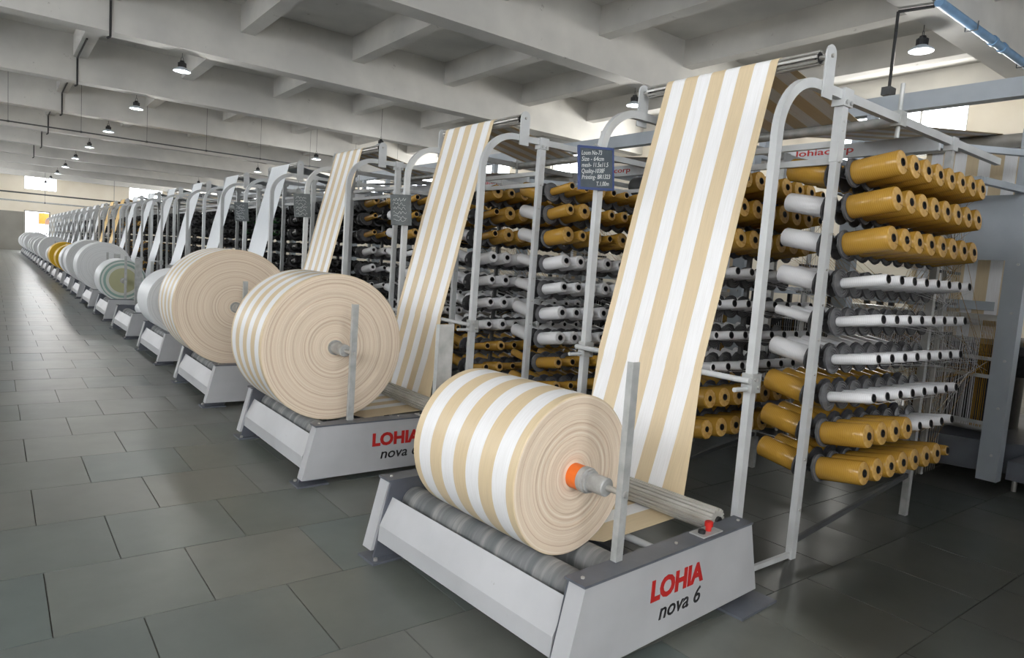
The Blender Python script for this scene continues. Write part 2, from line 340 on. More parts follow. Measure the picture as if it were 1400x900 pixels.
# walls with openings
def wall(name, x0, x1, z0, z1, holes, mat, place, th=.25):
    """wall in local XZ with rectangular holes (x0,x1,z0,z1); place maps to world"""
    xs = sorted({x0, x1}|{h[0] for h in holes}|{h[1] for h in holes}); zs = sorted({z0, z1}|{h[2] for h in holes}|{h[3] for h in holes})
    b = MB()
    for xa, xb in zip(xs, xs[1:]):
        for za, zb in zip(zs, zs[1:]):
            cx, cz = (xa+xb)/2, (za+zb)/2
            if any(h[0] < cx < h[1] and h[2] < cz < h[3] for h in holes): continue
            b.box(xa, 0, za, xb, th, zb)
    o = struct(b.build(name, mat, None, False)); o.location, o.rotation_euler = place; return o
wn = [0]
def window(h, place, nx=3, nz=2, th=.25):
    wn[0] += 1; x0, x1, z0, z1 = h
    w = struct(thing('window_%d' % wn[0], 'bright window opening in the hall wall with thin mullions', 'window')); w.location, w.rotation_euler = place
    f = MB()
    for a, b_ in ((x0, x0+.05), (x1-.05, x1)): f.box(a, .08, z0, b_, .14, z1)
    for a, b_ in ((z0, z0+.05), (z1-.05, z1)): f.box(x0+.05, .08, a, x1-.05, .14, b_)
    f.build('window_frame', 'window_frame', w, False)
    for i in range(1, nx): x = x0+(x1-x0)*i/nx; MB().box(x-.02, .085, z0+.05, x+.02, .135, z1-.05).build('mullion', 'window_frame', w, False)
    for i in range(nx):
        a, b_ = x0+(x1-x0)*i/nx+.03, x0+(x1-x0)*(i+1)/nx-.03
        MB().box(a, .105, z0+.05, b_, .115, z1-.05).build('pane', 'glass', w, False)
    del w['label']; del w['category']
farP = ((0, YF, 0), (0, 0, 0))
fh = [(.33, 2.5, 4.85, 5.95), (7.6, 10.2, 4.85, 6.1), (.34, 2.05, 0, 3.2)]
wall('wall_far', XL, XR, 0, ZS, fh, 'cream', farP)
struct(MB().box(XL, YF-.03, 0, .33, YF, 3.05).build('trim_1', 'wall_grey', None, False))
window(fh[0], farP, 3); window(fh[1], farP, 3)
dr = struct(thing('door_1', '', '')); del dr['label']; del dr['category']; dr.location = farP[0]
MB().box(.34, 0, 0, .42, .2, 3.2).build('door_frame', 'wall_grey', dr, False); MB().box(1.97, 0, 0, 2.05, .2, 3.2).build('door_frame', 'wall_grey', dr, False); MB().box(.42, 0, 3.12, 1.97, .2, 3.2).build('door_frame', 'wall_grey', dr, False)
for z in (.9, 1.35): MB().box(.42, .1, z, 1.97, .14, z+.04).build('gate_rail', 'wall_grey', dr, False)
t = thing('tarpaulin', 'orange sheet hanging outside the bright doorway at the far end', 'tarpaulin', (0, YF+1.4, 0))
MB().box(1.38, 0, 2.2, 2.27, .03, 3.1).build('sheet', 'orange_cloth', t, False)
for x in (1.35, 2.3): MB().bar((x, .02, 0), (x, .02, 3.14), .06, .06).build('pole', 'wall_grey', t, False)
struct(MB().box(-4, YF+.2, -.12, 8, YF+12, -.02).build('yard', 'wall_grey'))
rightP = ((XR, 0, 0), (0, 0, -PI/2))   # local x -> -world y
rw = [(-(y+1.5), -(y-1.5), 4.75, 6.05) for y in (5.9, 11.2, 16.9, 22.5, 28.2, 33.8, 39.5, 45.1, 50.8, 56.4)]
wall('wall_right', -YF, -YB, 0, ZS, rw, 'cream', rightP)
for h in rw: window(h, rightP, 3)
leftP = ((XL, 0, 0), (0, 0, PI/2))
lw = [(y-3, y+3, 3.1, 5.3) for y in (-2, 9, 20, 31, 42, 53)]
wall('wall_left', YB, YF, 0, ZS, lw, 'cream', leftP)
for h in lw: window(h, leftP, 4)
backP = ((0, YB, 0), (0, 0, PI))
bw = [(.7, 5.7, 2.2, 4.9), (-10, -3, 2.4, 4.8)]
wall('wall_back', -XR, -XL, 0, ZS, bw, 'cream', backP)
for h in bw: window(h, backP, 4)
# ceiling: slab, main beams across the hall, ribs between them
ceil = struct(MB().box(XL-.2, YB-.2, ZS, XR+.2, YF+.2, ZS+.2).build('ceiling', 'concrete', None, False))
BW, BZ, RZ, RWD = .42, 5.5, 6.1, .3
beams = [2.7+5.65*k for k in range(-1, 11)]
bm = MB().box(XL, -BW/2, BZ, XR, BW/2, ZS).mesh('beam', 'concrete', False)
for y in beams: link('beam', bm, ceil).location = (0, y, 0)
ribx = [-.05+2.53*k for k in range(-3, 7)]
spans = list(zip([YB]+[y+BW/2 for y in beams], [y-BW/2 for y in beams]+[YF]))
for a, b_ in spans:
    if b_-a < .3: continue
    rm = MB().box(0, 0, RZ, RWD, b_-a, ZS).mesh('rib', 'concrete', False)
    for x in ribx: link('rib', rm, ceil).location = (x, a, 0)
# ================================================================== fabric winders
def gear(cx, cz, r, n, depth):
    pts = []
    for i in range(n):
        for t, rr in ((0, r), (.5, r), (.58, r-depth), (.92, r-depth)):
            a = 2*PI*(i+t)/n; pts.append((cx+rr*math.cos(a), cz+rr*math.sin(a)))
    return pts
PANEL = [(-.035, .05), (1.376, .05), (1.266, .412), (.054, .412)]
def make_winder():
    w = thing('fabric_winder', '', 'winder')
    for s in (0, 1):
        fy = (lambda y: y) if s == 0 else (lambda y: 1.5-y)
        lo = lambda a, b: (min(fy(a), fy(b)), max(fy(a), fy(b)))
        p = MB().prism(PANEL, *lo(0, .085)).build('side_panel', 'white_sheet', w, False)
        inner = [(-.028, .0), (.16, .0), (.2, .07), (1.13, .07), (1.18, 0), (1.37, 0), (1.26, .412), (.06, .412)]
        MB().prism(inner, *lo(.087, .1)).build('inner_plate', 'grey_sheet', p, False)
        c = MB(); c.box(.045, lo(-.004, .104)[0], .4125, 1.272, lo(-.004, .104)[1], .423); c.build('top_cap', 'grey_sheet', p, False)
        bolts('bolt', 'steel', p, [((x, fy(.05), .423), (x, fy(.05), .43)) for x in (.09, .7, 1.22)], .008)
        for x0, x1 in ((-.06, .16), (1.1, 1.43)):
            fp = MB().box(x0, lo(-.09 if x0 > 1 else -.0, .16)[0], 0, x1, lo(-.09 if x0 > 1 else -.0, .16)[1], .012).build('foot_plate', 'grey_sheet', w, False)
            MB().cyl((x0+.03, fy(.13), .012), (x0+.03, fy(.13), .026), .012, 6).build('anchor_bolt', 'steel', fp)
        # slotted guide post
        xw = .352 if s == 0 else .425
        q = MB().prism([(.31, .423), (xw, .423), (xw, 1.25), (.31, 1.25)], *lo(.07, .077)); q.box(.31, lo(.077, .1)[0], .423, .317, lo(.077, .1)[1], 1.25)
        q.build('guide_post', 'zinc', w, False)
    # bent front cover
    a, b_, c = (.0716, .3286), (.0016, .188), (-.005, .106)
    MB().prism([a, b_, c, (.02, .106), (.03, .18), (.095, .31)], .102, 1.398).build('front_cover', 'white_sheet', w, False)
    for x, r, z in ((.2, .08, .29), (.46, .078, .29)):
        ro = MB().lathe((0, 0, 0), (0, 1, 0), [(0, r-.012), (.004, r-.004), (.012, r), (1.268, r), (1.276, r-.004), (1.28, r-.012)], 32).build('press_roller', 'rubber', w); ro.location = (x, .11, z)
        MB().cyl((0, -.012, 0), (0, 1.292, 0), .02, 10).build('roller_shaft', 'steel', ro)
    fl = MB().prism(gear(0, 0, .062, 18, .013), .11, 1.39).build('fluted_roller', 'flute', w, False); fl.location = (1.13, 0, .42)
    MB().cyl((0, .098, 0), (0, 1.402, 0), .024, 12).build('roller_shaft', 'black', fl)
    MB().cyl((.82, .1, .3), (.82, 1.4, .3), .018, 12).build('tie_rod', 'frame_paint', w)
    MB().bar((.95, .1, .12), (.95, 1.4, .12), .05, .06).build('tie_bar', 'grey_sheet', w, False)
    bx = MB().box(.86, .012, .423, 1.02, .09, .429).build('switch_plate', 'zinc', w, False)
    MB().lathe((.955, .05, .429), (0, 0, 1), [(0, .014), (.02, .014), (.022, .02), (.042, .02), (.046, .016)], 14).build('stop_button', 'red', bx)
    MB().lathe((.9, .05, .429), (0, 0, 1), [(0, .017), (.014, .017), (.018, .012)], 14).build('start_button', 'black', bx)
    text('LOHIA', .125, 'red_ink', w, (.475, -.0005, .238), (PI/2, 0, 0), .39, bold=.0055)
    text('nova 6', .105, 'black_ink', w, (.545, -.0005, .137), (PI/2, 0, 0), .31, bold=.001, shear=.18)
    return w
PHI = [.0673, .007, -.0032, .009, .0204]; DX = [.0085, -.014, -.0221, .0111, .0166]; DY = [-.0062, .0121, -.0038, -.0032, .0012]
winder = make_winder(); KD = kids(winder)
WPOS = []
def rest_words(i): return ORD[i]+(' from the camera' if i else '')
rollinfo = {0: (.356, 's', .354, 1.084), 1: (.544, 's', .394, 1.11), 2: (.6, 's', .40, 1.12), 3: (.43, 'w', .4, 1.12), 4: (.1, 'w', .2, .9), 5: (.41, 'b', .35, 1.07), 6: (.55, 'w', .4, 1.12), 7: (.56, 'w', .4, 1.12), 8: (.49, 'w', .4, 1.12),
            9: (.45, 'y', .4, 1.12), 10: (.47, 'y', .4, 1.12), 11: (.4, 'w', .4, 1.12), 12: (.54, 'w', .4, 1.12), 13: (.42, 'r', .4, 1.12)}
for i in range(14, NM): rollinfo[i] = (random.uniform(.42, .6), 'w', .4, 1.12)
cname = {'s': 'beige and white striped', 'w': 'white', 'b': 'pale green banded', 'y': 'yellow', 'r': 'red edged white'}
for i in range(NM):
    w = winder if i == 0 else copy_tree(winder, KD, () if i < 6 else ('bolt', 'anchor_bolt', 'start_button', 'stop_button', 'switch_plate'))
    ph = PHI[i] if i < 5 else .008; w.location = ((DX[i] if i < 5 else 0), i*PITCHY+(DY[i] if i < 5 else 0), 0); w.rotation_euler = (0, 0, ph)
    w['label'] = 'white and grey winder carrying the %s %s roll, %s' % ('smallest' if i == 4 else 'big' if rollinfo[i][0] > .5 else 'medium', cname[rollinfo[i][1]], 'nearest to the camera' if i == 0 else ORD[i]+' from the camera')
    w['group'] = 'fabric winders in a row'; WPOS.append((w.location.copy(), ph))
M['red_end'] = roll_end('red_cloth_edge', ((.3, S(150, 40, 60)), (.6, S(190, 70, 90))))
M['roll_white'] = fabric('white_rolled_cloth', S(224, 228, 232), BEI, .72, False); M['roll_yellow'] = fabric('yellow_rolled_cloth', S(224, 178, 30), BEI, .72, False)
for i in range(NM):
    R, k, y0, y1 = rollinfo[i]; loc, ph = WPOS[i]; Wd = y1-y0
    side = math.sqrt((R+.081)**2-.13**2); zc = .29+side
    n = 96 if i < 3 else 48; rnd = random.Random(i)
    body = {'s': 'roll_striped', 'w': 'roll_white', 'b': 'roll_white', 'y': 'roll_yellow', 'r': 'roll_white'}[k]
    end = {'s': 'beige_end', 'w': 'white_end', 'b': 'band_end', 'y': 'yellow_end', 'r': 'red_end'}[k]
    th = thing('fabric_roll', '%s fabric roll on the winder %s%s' % (cname[k], rest_words(i) if i else 'nearest to the camera', ', with orange core' if i == 0 else ''), 'fabric roll', loc+Vector((.33*math.cos(ph)-y0*math.sin(ph), .33*math.sin(ph)+y0*math.cos(ph), zc)), ph, 'fabric rolls on the winders')
    b = MB().lathe((0, 0, 0), (0, 1, 0), [(0, R-.004), (.003, R), (Wd-.003, R), (Wd, R-.004)], n, False, False).build('wound_cloth', body, th)
    rc = .055
    for sgn, yy in ((-1, 0), (1, Wd)):
        nr = 26 if i < 3 else 8; prof = []
        for j in range(nr+1):
            r = R-.004+(rc-R+.004)*j/nr; prof.append((rnd.uniform(-.0035, .0035)*(j not in (0, nr)), r))
        e = MB().lathe((0, yy, 0), (0, sgn, 0), prof, n, False, False)
        e.build('layered_end', end, th)
    cm = 'orange' if i == 0 else 'core_grey'; e0 = y0
    MB().lathe((0, -.055 if i == 0 else -.02, 0), (0, 1, 0), [(0, .04), (0, .055), (Wd+(.11 if i == 0 else .04), .055), (Wd+(.11 if i == 0 else .04), .04)], 28, True, True).build('core_tube', cm, th)
    if i == 0:
        c2 = MB().lathe((0, -.056, 0), (0, -1, 0), [(0, .035), (.001, .056), (.03, .056), (.032, .05), (.045, .05), (.046, .04), (.13, .04), (.134, .036)], 28).build('shaft_sleeve', 'core_grey', th)
        MB().cyl((0, .0, 0), (0, -y0+.062, 0), .013, 12).build('shaft', 'steel', th); MB().cyl((0, Wd, 0), (0, 1.43-y0, 0), .013, 12).build('shaft', 'steel', th)
    elif i < 8:
        MB().lathe((0, -.02, 0), (0, -1, 0), [(0, .044), (.16, .044), (.164, .04)], 24).build('shaft_sleeve', 'core_grey', th)
        MB().cyl((0, 0, 0), (0, -y0+.06, 0), .013, 10).build('shaft', 'steel', th)
# ================================================================== creel frames
YA, YC = .268, 1.516      # arches
SP1, SP2 = .268, 1.315    # bobbin spines
ROWZ = [2.242, 2.05, 1.842, 1.62, 1.40, 1.182, .965, .752, .541]; COLX = [2.13+.165*k for k in range(8)]
def disc_mesh():
    return MB().lathe((0, 0, 0), (0, -1, 0), [(0, .012), (.05, .012), (.05, .05), (.053, .082), (.066, .083), (.068, .076), (.063, .072), (.068, .06), (.064, .056), (.068, .046), (.064, .04), (.068, .03)], 22, True, True, [0, 0, 0, 0, 1, 0, 1, 0, 1, 0, 1])
discme = disc_mesh().mesh('tension_disc', ['disc', 'disc_edge'])
def all_discs(skip=lambda *a: False):
    b = MB()
    for sp, sg in ((SP1, 1), (SP1, -1), (SP2, 1), (SP2, -1)):
        for r, z in enumerate(ROWZ):
            for c, x in enumerate(COLX):
                if skip(sp, sg, r, c): continue
                b.lathe((x, sp, z), (0, -sg, .16), [(0, .012), (.05, .012), (.053, .083), (.066, .083), (.06, .05), (.066, .03)], 12)
    return b
def arch_pts():
    pts = [(1.43, 0), (1.43, 2.36)]
    for k in range(1, 13):
        a = PI-PI/2*k/12; pts.append((1.73+.3*math.cos(a), 2.36+.3*math.sin(a)))
    return pts+[(4.46, 2.66)]
def make_frame(near):
    f = thing('creel_frame', '', 'creel')
    for y in (YA, YC):
        a = MB().sweep([(x, y, z) for x, z in arch_pts()], .04, .05, (0, 1, 0)).build('arch_tube', 'frame_paint', f)
        br = [(1.765, 2.6), (1.86, 2.6), (1.86, 2.83)]+[(1.8125+.0475*math.cos(t*PI/8), 2.83+.0475*math.sin(t*PI/8)) for t in range(1, 8)]+[(1.765, 2.83)]
        yb = y-.032 if y == YA else y+.022
        bk = MB().prism(br, yb, yb+.01).build('roller_bracket', 'frame_paint', f); MB().cyl((1.8125, yb-.012, 2.82), (1.8125, yb+.025, 2.82), .011, 8).build('bolt', 'steel', bk)
        p = MB().bar((2.03, y, 0), (2.03, y, 2.62), .04, .05, (1, 0, 0)); p.bar((2.03, y, 2.3), (2.03, y, 2.6), .05, .06, (1, 0, 0)); p.build('rear_post', 'frame_paint', f, False)
        k = MB().box(1.985, y-.036, 2.6, 2.08, y+.036, 2.695).build('clamp', 'frame_paint', f, False)
        bolts('bolt', 'zinc', k, [((x, y-.036, 2.62), (x, y-.046, 2.62)) for x in (2.01, 2.055)], .012)
        if near:
            bolts('bolt', 'steel', f, [((2.03, y-.02, z), (2.03, y-.028, z)) for z in (2.52, 2.47, 2.3, 2.1, 1.9, 1.7, 1.5, 1.3, 1.1, .9, .6, .3)], .007)
        q = MB().bar((3.55, y, 0), (3.55, y, 2.64), .045, .045, (1, 0, 0)).build('middle_post', 'zinc', f, False)
        MB().box(3.51, y-.032, 2.6, 3.59, y+.032, 2.69).build('clamp', 'frame_paint', q, False)
        MB().bar((1.43, y, .025), (2.03, y, .025), .02, .03).build('floor_tie', 'frame_paint', f, False)
        MB().bar((2.03, y, .1), (3.55, y, .3), .02, .03).build('floor_brace', 'rail', f, False)
        c = MB().box(1.395, y-.032, 1.03, 1.475, y+.032, 1.13).build('guide_clamp', 'zinc', f, False)
        MB().cyl((1.395, y-.0, 1.05), (1.29, y-.0, 1.05), .012, 10).build('stub_rod', 'frame_paint', c)
        bolts('bolt', 'steel', c, [((1.42, y-.032, 1.1), (1.42, y-.044, 1.1)), ((1.45, y-.032, 1.06), (1.45, y-.044, 1.06))], .01)
        r = MB().box(2.69, y-.03, 2.62, 2.77, y+.03, 2.71); r.cyl((2.73, y, 2.55), (2.73, y, 2.88), .013, 10); r.build('threaded_rod', 'zinc', f)
    MB().cyl((1.375, YA-.03, 1.095), (1.375, YC+.03, 1.095), .016, 12).build('guide_bar', 'frame_paint', f)
    for z in (2.405, 2.31): MB().bar((2.05, YA, z), (2.05, YC, z), .03, .035).build('cross_bar', 'frame_paint', f, False)
    MB().bar((3.55, YA, 2.45), (3.55, YC, 2.45), .03, .035).build('cross_bar', 'frame_paint', f, False); MB().bar((3.55, YA, .3), (3.55, YC, .3), .03, .035).build('cross_bar', 'rail', f, False)
    MB().cyl((2.75, YA+.03, 2.655), (2.75, YC-.03, 2.655), .033, 14).build('idler_roller', 'zinc', f)
    # slatted top roller
    tr = MB()
    for k in range(10):
        a = 2*PI*k/10; tr.bar((1.8125+.036*math.cos(a), YA+.03, 2.82+.036*math.sin(a)), (1.8125+.036*math.cos(a), YC-.03, 2.82+.036*math.sin(a)), .013, .01, (math.cos(a), 0, math.sin(a)))
    t = tr.build('top_roller', 'steel', f, False)
    for y in (YA+.04, YC-.04): MB().cyl((1.8125, y-.006, 2.82), (1.8125, y+.006, 2.82), .033, 16).build('roller_end', 'black', t)
    MB().cyl((1.8125, YA-.03, 2.82), (1.8125, YC+.03, 2.82), .012, 10).build('roller_shaft', 'steel', t)
    for sp in (SP1, SP2):
        for z in ROWZ: MB().bar((2.03, sp, z), (3.57, sp, z), .022, .028).build('spindle_rail', 'rail', f, False)
    for x in (2.4, 2.9):
        MB().bar((x, SP2, .4), (x, SP2, 2.4), .03, .03).build('spine_upright', 'rail', f, False)
    return f
frameA = make_frame(True); KF = kids(frameA)
# which bobbins stand as single things: (machine, spine, side, row, col)
single = set()
for r in range(9):
    for c in range(8): single.add((0, SP1, 1, r, c)); single.add((1, SP1, 1, r, c))
    for c in range(2): single.add((0, SP1, -1, r, c)); single.add((2, SP1, 1, r, c))
    for c in range(1, 8): single.add((0, SP2, 1, r, c))
    for c in range(5): single.add((1, SP2, 1, r, c))
    single.add((1, SP1, -1, r, 0))
full = all_discs().mesh('tension_disc_bank', 'disc')
part0 = {0: all_discs(lambda sp, sg, r, c: (0, sp, sg, r, c) in single and sg == 1).mesh('tension_disc_bank', 'disc'),
         1: all_discs(lambda sp, sg, r, c: (1, sp, sg, r, c) in single and sg == 1).mesh('tension_disc_bank', 'disc')}
tilt = math.atan(.16)
EZ = [-.03, .02, .013]
frames = []
for i in list(range(NM))+[-1, -2]:  # negative indices: unseen creels carrying on the row, added to shade the floor
    f = frameA if i == 0 else copy_tree(frameA, KF, () if 0 <= i < 5 else ('bolt', 'stub_rod', 'threaded_rod', 'floor_tie', 'floor_brace'))
    f.location = (0, i*PITCHY, 0); f.scale = (1, 1, 1)
    f['label'] = 'light grey tubular creel frame with arched top, %s' % ('nearest to the camera' if i == 0 else ORD[i]+' from the camera' if i > 0 else 'out of view %s behind the photographer' % ('just' if i == -1 else 'farther')); f['group'] = 'creel frames in a row'
    d = link('tension_disc_bank', part0.get(i, full), f); d['kind'] = 'stuff'; frames.append(f)
    if 0 <= i < 2:
        for (m_, sp, sg, r, c) in sorted(single):
            if m_ == i and sg == 1:
                q = link('tension_disc', discme, f); q.location = (COLX[c], sp, ROWZ[r]); q.rotation_euler = (-tilt, 0, 0)
# ================================================================== bobbins
def bobbin_meshes(R, L, hole, mat, endmat, n=22):
    y = MB(); y.lathe((0, 0, 0), (0, -1, 0), [(0, hole+.004), (.002, R-.004), (.008, R), (L-.01, R), (L-.003, R-.004), (L, R-.012 if R > .04 else R-.003), (L, hole+.003)], n, False, False, [0, 0, 0, 0, 1, 1])
    c = MB(); c.lathe((0, .0, 0), (0, -1, 0), [(0, hole+.003), (L+.004, hole+.003), (L+.004, hole), (L-.12, hole), (L-.12, 0)], n, True, False)
    return y.mesh('yarn_bobbin', [mat, endmat]), c.mesh('core_tube', 'black')
BK = {'G': bobbin_meshes(.068, .25, .02, 'gold', 'gold_end'), 'g': bobbin_meshes(.034, .25, .02, 'gold', 'gold_end'), 'm': bobbin_meshes(.05, .25, .02, 'gold', 'gold_end'),
      'W': bobbin_meshes(.056, .25, .021, 'white_yarn', 'white_end_b'), 't': bobbin_meshes(.03, .25, .021, 'white_yarn', 'white_end_b'), 'w': bobbin_meshes(.046, .25, .021, 'white_yarn', 'white_end_b'),
      'd': bobbin_meshes(.06, .2, .02, 'dark_yarn', 'black'), 'n': bobbin_meshes(.045, .2, .02, 'green_yarn', 'black')}
WORD = {'G': 'full gold', 'g': 'nearly empty gold', 'm': 'part used gold', 'W': 'full white', 't': 'nearly empty white', 'w': 'part used white', 'd': 'black', 'n': 'green'}
def kind_of(i, sp, sg, r, c):
    rd = random.Random(hash((i, int(sp*1000), sg, r, c)) & 0xffffff)
    if i < 0: return 'G' if r % 2 else 'W'
    if i == 0:
        if sp == SP1 and sg == 1:
            if r < 3: return 'G'
            if r < 7: return 't'
            if r == 7: return 'G' if c < 4 else 't'
            return 'G' if c < 7 else 'g'
        if sp == SP1: return 'G' if r == 0 or r > 5 else ('W' if r != 4 else 't')
        if r < 3: return 'G' if c < 7 else 'g'
        if r < 7: return 't'
        return 'G' if c != 7 else 'm'
    if i in (1, 2):
        if r < 3: return rd.choice('Gmg' if i == 1 and sg == 1 else 'mggd' if i == 2 else 'Gmm') if sg == 1 else ('G' if r == 0 else 'W')
        if r < 7: return rd.choice('WWw') if i == 1 else rd.choice('wwt')
        return rd.choice('mmg')
    if i == 4 and r in (1, 2) and c < 2: return 'n'
    if i in (9, 10, 11) and r % 3: return rd.choice('mgG')
    if i > 11 and r % 2: return rd.choice('wWd')
    if i in (5, 6) and r in (7, 8): return 'm'
    return 'd'
ROWW = ['top', 'second', 'third', 'fourth', 'fifth', 'sixth', 'seventh', 'eighth', 'bottom']; COLW = ['first', 'second', 'third', 'fourth', 'fifth', 'sixth', 'seventh', 'last']
bank = MB(); BMATS = ['gold', 'gold_end', 'white_yarn', 'white_end_b', 'dark_yarn', 'black', 'green_yarn']
spec = {'G': (.068, 0, 1), 'm': (.05, 0, 1), 'g': (.034, 0, 1), 'W': (.056, 2, 3), 'w': (.046, 2, 3), 't': (.03, 2, 3), 'd': (.06, 4, 5), 'n': (.045, 6, 5)}
for i in list(range(NM))+[-1, -2]:
    for sp, sg in ((SP1, 1), (SP1, -1), (SP2, 1)) + (((SP2, -1),) if i < 2 else ()):
        for r, z in enumerate(ROWZ):
            for c, x in enumerate(COLX):
                k = kind_of(i, sp, sg, r, c); base = Vector((x, sp-sg*.069*math.cos(tilt), z+.069*math.sin(tilt))); wl = base+Vector((0, i*PITCHY, 0))
                if (i, sp, sg, r, c) in single:
                    yme, cme = BK[k]; o = link('yarn_bobbin', yme); o.location = wl; o.rotation_euler = (-tilt, 0, 0) if sg == 1 else (-tilt, 0, PI)
                    wh = ('outer side of %s creel' if sp == SP1 and sg == 1 else 'inner side of %s creel' if sp == SP1 else 'far inside of %s creel') % ('nearest' if i == 0 else ORD[i])
                    tag(o, '%s yarn bobbin, %s row, %s from post, %s' % (WORD[k], ROWW[r], COLW[c], wh), 'bobbin', 'yarn bobbins on the creels')
                    link('core_tube', cme, o)
                else:
                    R, ms, me_ = spec[k]; L = .25 if k not in 'dn' else .2
                    bank.lathe(wl, (0, -sg, .16), [(0, R), (L-.004, R), (L, R-.006), (L, .021), (L-.06, .0205)], 10 if i < 4 else 7, False, True, [ms, ms, me_, 5])
o = bank.build('yarn_bobbin_bank', BMATS); tag(o, 'rows of gold, white and black yarn bobbins filling the creels farther back', 'bobbins', None, 'stuff')
# ================================================================== fabric webs from the looms over the top rollers to the winders
def web(i, ya, kind):
    Wd = .79; loc, ph = WPOS[i]
    def wl(x, z): return (x, z)
    R = rollinfo[i][0]; zc = .29+math.sqrt((R+.081)**2-.13**2)
    prof = [(5.36, 3.0), (5.34, 3.03), (5.28, 3.043), (4.0, 2.865), (2.775, 2.694), (2.75, 2.69), (2.725, 2.694)]
    for k in range(0, 9):       # over the top roller
        a = math.radians(75+k*12.5); prof.append((1.8125+.043*math.cos(a), 2.82+.043*math.sin(a)))
    prof += [(1.565, 2.0), (1.46, 1.54), (1.355, 1.11), (1.353, 1.085), (1.28, .75), (1.197, .43)]
    for k in range(0, 6):
        a = math.radians(0-k*18); prof.append((1.13+.066*math.cos(a), .42+.066*math.sin(a)))
    prof += [(.62, .33)]
    for k in range(3):
        a = math.radians(70+k*22); prof.append((.46+.083*math.cos(a), .29+.083*math.sin(a)))
    b = MB(); th = .0025; n = len(prof); ns = 6; vs = []
    P2 = [Vector((x, 0, z)) for x, z in prof]
    for k, p in enumerate(P2):
        t = (P2[min(k+1, n-1)]-P2[max(k-1, 0)]).normalized(); nn = Vector((t.z, 0, -t.x))
        low = max(0, min(1, (1.1-p.z)/.7)) if p.x < 1.6 else 0
        for s_ in (1, -1):
            for j in range(ns+1): q = p+nn*th/2*s_; vs.append((q.x-low*.8*math.sin(ph)*.5, Wd*j/ns-low*(ya-.35)*.6, q.z))
    fs = []; m = 2*(ns+1)
    for k in range(n-1):
        for j in range(ns):
            fs.append((k*m+j, k*m+j+1, (k+1)*m+j+1, (k+1)*m+j)); o_ = ns+1; fs.append((k*m+o_+j+1, k*m+o_+j, (k+1)*m+o_+j, (k+1)*m+o_+j+1))
        for j in (0, ns): fs.append((k*m+j, (k+1)*m+j, (k+1)*m+ns+1+j, k*m+ns+1+j))
    b.add(vs, fs)
    o = b.build('fabric_web', {'s': 'cloth_striped', 'w': 'cloth_white', 'y': 'cloth_yellow'}[kind]); o.location = (0, i*PITCHY+ya, 0)
    tag(o, '%s fabric web hanging from the top roller of the %s frame' % ({'s': 'beige striped', 'w': 'white', 'y': 'yellow'}[kind], 'nearest' if i == 0 else ORD[i]), 'fabric', 'fabric webs on the frames')
for i in range(NM): web(i, {0: .525, 1: .64, 2: .7}.get(i, .6), 's' if i < 3 else 'y' if i in (9, 10) else 'w')
# ================================================================== chalk boards
def board(i, lines):
    rx, rz = math.radians(80), math.radians(-8)
    t = thing('chalkboard', 'slate board with %s on the %s frame leg' % ('blue rim and chalk writing' if i == 0 else 'chalk scribbles', ORD[i]), 'chalkboard', (1.365, i*PITCHY+YC-.035, 2.255-(0, .21, .1, .13)[i]), rz, 'chalk boards on the frames')
    MB().box(-.13, 0, -.125, .13, .008, .125).build('slate', 'slate' if i == 0 else 'slate_pale', t, False)
    for a in ((-.14, -.003, -.137, .14, .012, -.122), (-.14, -.003, .122, .14, .012, .137), (-.14, -.003, -.122, -.127, .012, .122), (.127, -.003, -.122, .14, .012, .122)):
        MB().box(*a).build('rim', 'blue_frame' if i == 0 else 'slate_pale', t, False)
    MB().tube([(-.03, .004, .136), (0, .012, .155), (.03, .004, .136)], .003, 6).build('hanger', 'steel', t)
    z = .078
    for k, s_ in enumerate(lines):
        if s_: q = text(s_.strip(), .04, 'chalk', t, (-.115 if s_[0] != ' ' else .0, -.001, z), (PI/2, -.06, 0), .225*len(s_.strip())/16+(.02 if len(s_) < 12 else 0), shear=.25, depth=.0006)
        else:
            m = MB(); pts = []; rd = random.Random(i*31+k); x = -.11
            while x < rd.uniform(.05, .11): pts.append((x, -.0015, z+rd.uniform(-.004, .03))); x += .013
            m.tube(pts, .0017, 4).build('chalk_line', 'chalk', t)
        z -= .038
    if i: t.scale = (.72, 1, 1.05)
    t.rotation_euler = (math.radians(-3), math.radians(-4), rz)
board(0, ['Loom No-73', 'Size - 64cm', 'mesh- 11.5x11.5', 'Quality-1038F', 'Printing- BR1323', '         T.1.00m'])
for i in (1, 2, 3): board(i, ['']*6)
